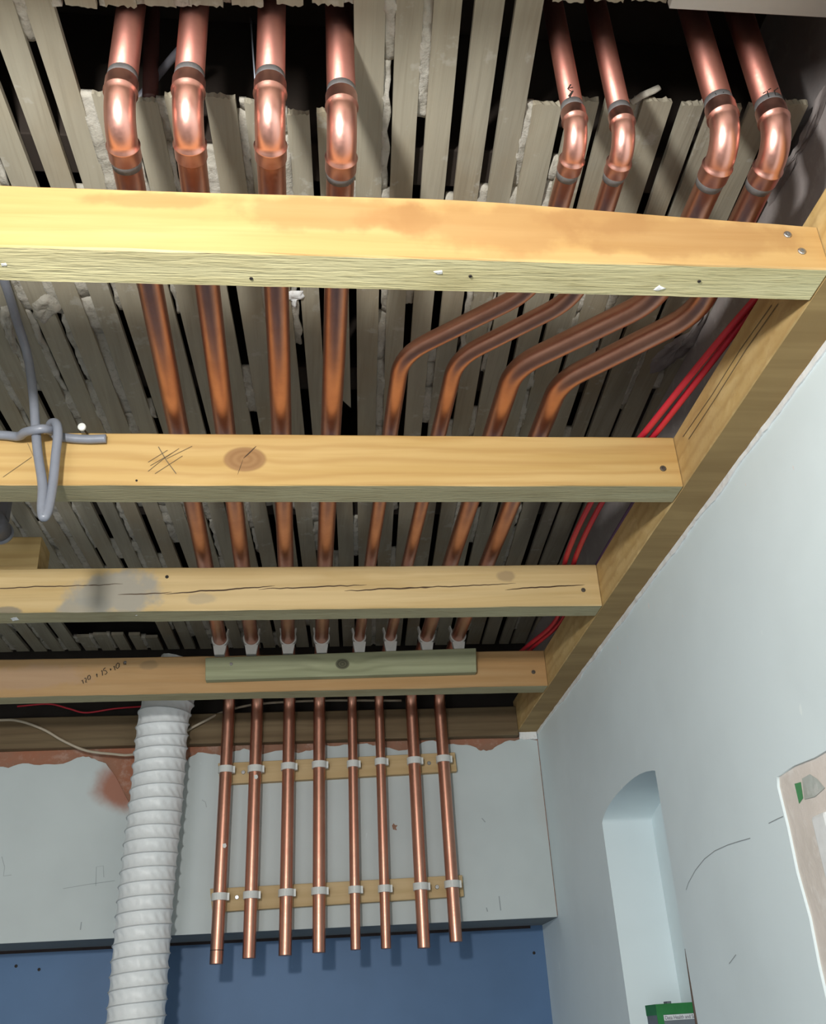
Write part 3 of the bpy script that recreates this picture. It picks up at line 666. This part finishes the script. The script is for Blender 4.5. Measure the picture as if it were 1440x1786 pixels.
for k in range(8):
    r = rad[k]; zp = ZP; E = hit(*elb[k], 2, zp); ye = E.y; xe = E.x; zpw = Z(zp)
    tip = tips[k]; P = empty('copper_pipe', (tip.x, YV, tip.z)); tag(P, ordn[k]+', hung down the bulkhead', 'pipe', 'copper pipes'); pipes.append((xe, ye, r))
    br = 1.05*r+.016 if r > .012 else .024          # bend radius of the elbow
    sl = .018 if r > .012 else .015                 # socket depth
    # riser into the void
    zr0 = zpw+br+sl-.004
    riser = sweep('riser_tube', [(xe, ye, zr0), (xe, ye, Z(ZT-.002))], r, P, 'copper_up', 28)
    # elbow: socket, bead, bend, bead, socket
    pts, rr = [], []
    def add(p, q): pts.append(p); rr.append(q)
    so, be, bo = r+.0014, r+.0021, r+.0004
    for h, q in ((sl, r+.0001), (sl-.0006, so-.0003), (sl-.0016, so), (.003, so), (.002, be), (.0008, be), (0, bo)): add(Vector((xe, ye, zpw+br+h)), q)
    for a in range(1, 12):
        t = a/12*math.pi/2; add(Vector((xe, ye+br-br*math.cos(t), zpw+br-br*math.sin(t))), bo)
    hd = Vector((0, 1, 0))
    for h, q in ((0, bo), (.0008, be), (.002, be), (.003, so), (sl-.0016, so), (sl-.0006, so-.0003), (sl, r+.0001)): add(Vector((xe, ye+br+h, zpw)), q)
    EF = sweep('elbow_fitting', pts, rr, P, 'elbow', 28)
    for c_, n_ in ((Vector((xe, ye, zpw+br+sl)), Vector((0, 0, 1))), (Vector((xe, ye+br+sl, zpw)), Vector((0, 1, 0)))):
        if n_.y and k in (1, 2): continue
        sweep('solder_ring', [c_-n_*.0008, c_+n_*.0002, c_+n_*.0018, c_+n_*.008], [r+.0008, r+.0009, r+.0004, r+.0001], EF, 'solder', 24)
    # run under the laths, bends, and drop down the bulkhead
    st = Vector((xe, ye+br+sl-.006, zpw))
    corner = [st]
    rads = []
    if k < 4:
        corner.append(Vector((hx[k]*.5+xe*.5, 1.0, zpw))); rads.append(2.0)
    else:
        d = diag[k]
        corner += [Vector((d[1][0], d[1][1], zpw)), Vector((d[2][0]-.004, d[2][1], zpw))]; rads += [.085, .085]
    corner += [Vector((vx_top[k], YV, zpw)), Vector((tip.x, YV, tip.z))]; rads.append(.058)
    path = arc_path(corner, rads)
    # finer stations along straight stretches
    pp = []
    for a, b in zip(path[:-1], path[1:]):
        m = max(1, int((b-a).length/.08)); pp += [a.lerp(b, q/m) for q in range(m)]
    pp.append(path[-1])
    n = len(pp); PR = sweep('pipe_run', pp, r, P, 'copper', 28, cap=False)
    # cut end: rolled rim and dark bore
    e = pp[-1]; dn = (pp[-1]-pp[-2]).normalized()
    sweep('cut_end', [e-dn*.0005, e+dn*.0006, e+dn*.0010, e+dn*.0008, e-dn*.02], [r, r-.0001, r-.0007, r-.0012, r-.0013], PR, 'copper', 28, cap=True)
    if k == 0: sweep('cutting_mark', [e-dn*.0262, e-dn*.0258, e-dn*.0250, e-dn*.0246], [r+.0001, r+.0003, r+.0003, r+.0001], PR, 'ink', 24, cap=False)
# marker writing on the risers
def oncyl(k, px, py):
    xe, ye, r = pipes[k]; d = ray(px, py); a = d.x**2+d.y**2; b = -2*(d.x*xe+d.y*ye); c = xe**2+ye**2-(r+.0005)**2
    s = b*b-4*a*c
    t = (-b-math.sqrt(max(s, 0)))/(2*a); p = d*t; return Vector((p.x, p.y, p.z+H))
def mark(k, lines, wd, chld):
    par = [o for o in bpy.data.objects if o.name.startswith('copper_pipe')]
    ribbon('marker_writing', [[oncyl(k, *q) for q in l] for l in lines], wd, chld, 'ink', (0, -1, .2))
pl = sorted([o for o in bpy.data.objects if o.name.startswith('copper_pipe')], key=lambda o: o.name)
mark(4, (((995, 147), (990, 155), (997, 160), (991, 168)), ((992, 154), (999, 152)), ((999, 158), (993, 170))), .0015, pl[4])
mark(7, (((1330, 163), (1344, 154)), ((1337, 158), (1342, 174)), ((1357, 153), (1350, 158), (1352, 166), (1359, 165))), .0013, pl[7])
mark(6, (((1247, 162), (1252, 170), (1262, 160)),), .0012, pl[6])
# white flecks
for k, px, py in ((1, 446, 1355), (0, 391, 1475)):
    c = hit(px, py, 1, YV-r28-.0004)
    mesh('paint_fleck', [c+Vector(q) for q in ((-.004, 0, .004), (.003, 0, .005), (.005, 0, -.001), (.002, 0, -.005), (-.003, 0, -.004))], [(0, 1, 2, 3, 4)], pl[k], ('white',))

# ------------------------------------------------------------------ pipe clips
def clip_mesh(r, full):
    """snap clip: C-shaped ring round an axis along local Z, foot towards local +Y"""
    bm = bmesh.new(); hgt = .0075; ro = r+.0032; ri = r+.0003
    a0 = math.radians(15 if full else 148); n = 26
    def add_ring(a_start, a_end):
        rows = []
        for i in range(n+1):
            a = a_start+(a_end-a_start)*i/n
            for rad_, z in ((ri, -hgt), (ro, -hgt), (ro, hgt), (ri, hgt)):
                rows.append(bm.verts.new((math.sin(a)*rad_, -math.cos(a)*rad_, z)))
        for i in range(n):
            for k in range(4):
                k2 = (k+1) % 4; bm.faces.new((rows[i*4+k], rows[i*4+k2], rows[i*4+4+k2], rows[i*4+4+k]))
        bm.faces.new(rows[0:4][::-1]); bm.faces.new(rows[-4:])
    if full: add_ring(-math.pi*.999, math.pi*.999)
    else: add_ring(math.radians(52), math.radians(360-52))
    def bx(a, b):
        c = bmesh.ops.create_cube(bm, size=1)['verts']
        for q in c: q.co = Vector([a[k]+(q.co[k]+.5)*(b[k]-a[k]) for k in range(3)])
        return c
    return bm, bx, ro, hgt
def finish(bm, name):
    bmesh.ops.recalc_face_normals(bm, faces=bm.faces); me = bpy.data.meshes.new(name); bm.to_mesh(me); bm.free(); me.materials.append(M['white']); return me
cm = {}
for r in (r28, r22):
    # closed wall clip: ring, foot, hinge ear on the right
    bm, bx, ro, hg = clip_mesh(r, True); bx((-.008, r+.001, -hg), (.008, r+.0095, hg)); bx((ro-.001, -.004, -hg), (ro+.0035, .006, hg)); me1 = finish(bm, 'clip_ring')
    # open saddle clip: flaring arms upward, tapered foot
    bm, bx, ro, hg = clip_mesh(r, False)
    for s in (-1, 1):
        c = bx((-.0016, -.012, -hg), (.0016, .002, hg)); R_ = Matrix.Rotation(s*.22, 3, 'Z'); off = Vector((s*(ro*.80), -ro*.58, 0))
        for q in c: q.co = R_ @ q.co+off
    c = bx((-.010, r+.0005, -hg), (.010, .0345 if r > .012 else .0345, hg))
    for q in c:
        if q.co.y < r+.002: q.co.x *= 1.35
    me2 = finish(bm, 'clip_saddle'); cm[r] = (me1, me2)
def clip(me, label, group, mat4):
    o = bpy.data.objects.new('pipe_clip', me); COL.objects.link(o); o.matrix_world = mat4; tag(o, label, 'pipe clip', group); return o
rowpx = [[(395, 1340), (448, 1339), (506, 1335), (558, 1332), (616, 1331), (666, 1327), (724, 1325), (774, 1322)],
         [(383, 1563), (438, 1560), (501, 1556), (557, 1553), (620, 1551), (674, 1549), (735, 1545), (788, 1541)]]
for j, nm in enumerate(('upper', 'lower')):
    for k in range(8):
        zz = hit(*rowpx[j][k], 1, YV-rad[k]).z; t = (zz-tips[k].z)/(Z(ZP)-tips[k].z); x = tips[k].x+(vx_top[k]-tips[k].x)*t
        clip(cm[rad[k]][0], 'white clip on the %s bulkhead batten round the %s' % (nm, short[k]), 'white pipe clips', Matrix.Translation((x, YV, zz)))
for k in range(8):
    yc = 1.976; bxx = Vector((hx[k], 0, 0)).x
    d0 = Vector((hx[k] if k < 4 else diag[k][2][0]-.004, 1.0 if k < 4 else diag[k][2][1], 0)); 
    if k < 4: d0.x = hx[k]*.5+hit(*elb[k], 2, ZP).x*.5
    t = (yc-d0.y)/(YV-d0.y); x = d0.x+(vx_top[k]-d0.x)*t
    m4 = Matrix.Translation((x, yc, Z(ZP))) @ Matrix(((1, 0, 0, 0), (0, 0, -1, 0), (0, -1, 0, 0), (0, 0, 0, 1)))
    clip(cm[rad[k]][1], 'white open clip on the green batten under the %s' % short[k], 'white pipe clips', m4)

# ------------------------------------------------------------------ flexible duct
def duct():
    D = empty('flexible_duct', hit(236, 1786, 1, 2.27)); tag(D, 'white ribbed flexible duct hanging beside the copper pipes', 'duct')
    Rd = .0585
    ctl = [Vector((hit(205, 2100, 1, 2.265).x, 2.262, Z(-.32)))]+[Vector((hit(px, py, 1, 2.262).x, 2.262 if py > 1300 else 2.255, hit(px, py, 1, 2.262).z)) for px, py in ((236, 1786), (247, 1650), (259, 1520), (272, 1400), (280, 1310), (286, 1255))]
    last = ctl[-1]; ctl += [last+Vector((.012, .0, .055)), last+Vector((.028, -.003, .095)), last+Vector((.040, -.005, .13))]
    path = smooth_path(ctl, 60); L = [0]
    for a, b in zip(path[:-1], path[1:]): L.append(L[-1]+(b-a).length)
    tan, nn = frames(path); seg = 72; v, f = [], []; pitch_ = .0283; helix = []
    for i, p in enumerate(path):
        b = tan[i].cross(nn[i])
        for k in range(seg):
            a = 2*math.pi*k/seg; ph = (L[i]/pitch_-a/(2*math.pi)) % 1.0
            u = abs(ph-.5)*2                     # 1 at the wire, 0 midway
            r = Rd-.0034*(1-u**2.2)
            cr_ = math.sin(a*17+ph*5.0+math.floor(L[i]/pitch_-a/(2*math.pi))*1.9+2.2*noise.noise(Vector((a*2, L[i]*30, 0))))
            r += (1-u**2)*(0.0008*cr_+.0012*noise.noise(Vector((math.cos(a)*5, math.sin(a)*5, L[i]*60))))
            v.append(p+nn[i]*math.cos(a)*r+b*math.sin(a)*r)
    n = len(path)
    for i in range(n-1):
        for k in range(seg): k2 = (k+1) % seg; f.append((i*seg+k, i*seg+k2, i*seg+seg+k2, i*seg+seg+k))
    DS = fix(mesh('duct_skin', v, f, D, ('duct',), True))
    tot = L[-1]; m = int(tot/pitch_*40); hp = []; i = 0
    for q in range(m+1):
        s = tot*q/m
        while i < n-2 and L[i+1] < s: i += 1
        t = (s-L[i])/max(1e-9, L[i+1]-L[i]); c = path[i].lerp(path[i+1], t); a = 2*math.pi*(s/pitch_) 
        nx = nn[i].lerp(nn[i+1], t).normalized(); bb = tan[i].cross(nx)
        hp.append(c+nx*math.cos(a)*(Rd+.0002)+bb*math.sin(a)*(Rd+.0002))
    sweep('wire_coil', hp, .0012, DS, 'wire', 6)
duct()

# ------------------------------------------------------------------ cables and small things
def cable(name, pts, r, mat, label, flat=None, n=10):
    o = sweep(name, smooth_path(pts, n), r, None, mat, 12, flat); tag(o, label, 'cable'); return o
fy_ = YJ[1]
A = lambda px, py, y: hit(px, py, 1, y)
c1 = [hit(-12, 440, 2, ZL-.004), hit(10, 497, 2, ZL-.008), hit(28, 555, 2, ZL-.016), hit(48, 620, 2, .84), A(58, 690, 1.120), A(62, 745, 1.112), A(66, 790, 1.108), A(74, 845, 1.102), A(73, 885, 1.098), A(76, 902, 1.096), A(84, 888, 1.098), A(92, 845, 1.106), A(97, 795, 1.108), A(101, 755, 1.106), A(97, 738, 1.112), A(88, 741, 1.122), A(94, 757, 1.1285), A(112, 763, 1.1285), A(150, 766, 1.1285), A(185, 765, 1.1275)]
cable('grey_cable', c1, .0060, 'grey', 'grey flat cable knotted in a hanging loop over the knotty joist')
c2 = [A(-160, 756, 1.1285), A(-60, 757, 1.1285), A(5, 759, 1.128), A(32, 761, 1.124), A(44, 754, 1.110), A(60, 750, 1.101), A(78, 748, 1.1015), A(92, 753, 1.117), A(99, 762, 1.122)]
cable('grey_cable', c2, .0060, 'grey', 'short grey cable running in from the left edge along the knotty joist')
nl = empty('cable_nail', A(143, 757, fy_)); tag(nl, 'white round headed cable nail above the cut grey cable end', 'nail')
p0 = A(152, 756, fy_); p1 = A(143, 745, 1.112)
sweep('nail_shank', [p0, p0.lerp(p1, .9)], .0013, nl, 'darkmetal', 10)
dn = (p1-p0).normalized(); sweep('nail_head', [p1-dn*.002, p1-dn*.001, p1+dn*.002, p1+dn*.003], [.004, .0052, .0052, .004], nl, 'white', 18)
zc = ZJ+HJ+.006
cable('red_cable', [hit(1440, 392, 2, .765), hit(1312, 527, 2, .750), hit(1216, 640, 2, zc+.004), hit(1126, 752, 2, zc+.002), Vector((.462, 1.30, Z(.745))), Vector((.465, 1.55, Z(.738))), hit(998, 1075, 2, .742)+Vector((-.03, 0, 0)), Vector((.485, 2.0, Z(.742))), Vector((.45, 2.2, Z(.75)))], .0045, 'red', 'red cable above the wall plate, left one of the pair')
cable('red_cable', [hit(1450, 398, 2, .765), hit(1322, 529, 2, .752), hit(1230, 645, 2, zc+.004), hit(1146, 752, 2, zc+.002), Vector((.480, 1.30, Z(.745))), Vector((.482, 1.55, Z(.738))), hit(1008, 1075, 2, .742)+Vector((-.03, 0, 0)), Vector((.500, 2.0, Z(.742))), Vector((.47, 2.2, Z(.75)))], .0045, 'red', 'red cable above the wall plate, right one of the pair')
cable('purple_cable', [Vector((.556, 1.0, Z(.7345))), Vector((.548, 1.08, Z(.7345))), Vector((.527, 1.18, Z(.7345))), Vector((.525, 1.35, Z(.7345))), Vector((.527, 1.6, Z(.7345)))], .0045, 'purple', 'dark purple cable tucked behind the timber wall plate')
yb = 2.308
B_ = lambda px, py, y=yb: hit(px, py, 1, y)
cable('cream_cable', [B_(-90, 1262), B_(0, 1256), B_(35, 1258), B_(75, 1272), B_(110, 1292), B_(150, 1309), B_(195, 1315), B_(232, 1316), B_(285, 1300, 2.331), B_(330, 1272), B_(360, 1256), B_(392, 1241, 2.3285), B_(450, 1228, 2.3285), B_(560, 1222, 2.33), B_(700, 1222, 2.33)], .0030, 'cream', 'thin cream cable sagging across the dark timber behind the duct')
cable('red_cable', [B_(30, 1232, 2.33), B_(85, 1228, 2.33), B_(120, 1236, 2.33), B_(150, 1243, 2.33), B_(200, 1236, 2.33), B_(250, 1232, 2.34)], .0020, 'red', 'short red cable in the shadow above the far wall timber, left of the duct')
# timber block on the split joist
blk = timber('timber_block', -.78, hit(70, 965, 1, 1.565).x, 1.560, 1.625, Z(ZJ+HJ+.001), Z(.792), ('plate', 'plate'), None, n=8, amp=.0008)
tag(blk, 'short offcut of timber lying on the stained joist at the left edge', 'timber')
g = hit(-6, 917, 1, 1.45); J_ = empty('junction_box', g); tag(J_, 'grey round plastic box under the laths at the left edge', 'electrical box')
rb = .018
sweep('box_body', [(g.x, 1.43, g.z), (g.x, 1.432, g.z), (g.x, 1.47, g.z)], [rb-.002, rb, rb], J_, 'box', 28)
sweep('box_rim', [(g.x, 1.4725, g.z), (g.x, 1.471, g.z), (g.x, 1.478, g.z), (g.x, 1.480, g.z)], [rb, rb+.0018, rb+.0018, rb], J_, 'grey', 28)
box('box_bracket', (g.x-.012, 1.45, g.z+rb-.001), (g.x+.012, 1.47, Z(ZL-.0012)), J_, 'box')
# things glimpsed in the hole
q0 = hit(262, 170, 2, .90)
op = sweep('old_pipe', [(q0.x, q0.y, Z(.895)), (q0.x, q0.y, Z(.90)), (q0.x-.002, q0.y-.06, Z(ZT-.002))], [.008, .0085, .0085], None, 'oldpipe', 16)
tag(op, 'old dark brown pipe in the ceiling hole beside the leftmost riser', 'pipe')
gc = sweep('grey_cable', smooth_path([hit(222, 192, 2, .905), hit(248, 165, 2, .92), hit(275, 132, 2, .93), hit(306, 95, 2, .93), hit(330, 70, 2, .94)], 8), .0045, None, 'box', 10)
tag(gc, 'dark grey flat cable crossing the left ceiling hole behind the risers', 'cable')
tw = sweep('thin_wire', [hit(437, 32, 1, .70), hit(442, 105, 1, .705), hit(447, 172, 1, .722)], .0009, None, 'wireblue', 8)
tag(tw, 'thin bright wire hanging in the left ceiling hole', 'wire')
s0, s1 = hit(1100, 180, 2, .884), hit(1150, 152, 2, .895)
spl = sweep('lath_splinter', [s0, s0.lerp(s1, .4)+Vector((0, 0, .002)), s0.lerp(s1, .8), s1], [.0042, .005, .005, .004], None, 'key', 8, (1, .5))
tag(spl, 'loose pale splinter of lath sticking into the right ceiling hole', 'splinter')

# ------------------------------------------------------------------ carton and stick in the niche
yc0, yc1 = 1.760, 1.815
tl, tr = hit(1141, 1753, 1, yc0), hit(1214, 1747, 1, yc0)
x0, x1, zt = max(tl.x, XW+.003), tr.x, (tl.z+tr.z)/2
C_ = empty('carton', ((x0+x1)/2, (yc0+yc1)/2, Z(NB))); tag(C_, 'green and grey printed carton standing in the wall niche', 'carton')
box('carton_body', (x0, yc0, Z(NB)), (x1, yc1, zt), C_, 'cgrey', .001)
zb = zt-.0155
box('green_band', (x0-.0004, yc0-.0006, zb), (x1+.0004, yc1+.0004, zt+.0004), C_, 'cgreen')
box('side_stripe', (x0-.0005, yc0-.0007, zb-.016), (x0+.010, yc0-.0001, zb), C_, 'cgreen')
box('white_strip', (x0+.0105, yc0-.0007, zb-.0085), (x1-.0015, yc0-.0001, zb-.0005), C_, 'cwhite')
tc = bpy.data.curves.new('print', 'FONT'); tc.body = 'Data Health and Safe'; tc.size = .0078; tc.extrude = .0001
to = bpy.data.objects.new('print', tc); COL.objects.link(to); me = bpy.data.meshes.new_from_object(to); bpy.data.objects.remove(to)
wd_ = max(v.co.x for v in me.vertices); sc = (x1-x0-.014)/wd_
for v in me.vertices: v.co = Vector((x0+.012+v.co.x*sc, yc0-.0009-v.co.z, zb-.0072+v.co.y*1.0))
me.materials.clear(); link('print', me, C_, ('ctext',))
box('carton_flap', (x0+.024, yc0+.012, zt), (x0+.031, yc0+.03, zt+.004), C_, 'cgrey')
st0, st1 = hit(1211, 1760, 1, 1.70), hit(1195, 1655, 1, 1.72)
ex = st0-(st1-st0)*((st0.z-Z(NB))/(st1.z-st0.z))
sk = sweep('brown_stick', [ex, st0, st0.lerp(st1, .8), st1], [.0028, .0026, .002, .0014], None, 'brown', 10)
tag(sk, 'thin brown pointed stick standing beside the carton in the niche', 'stick')
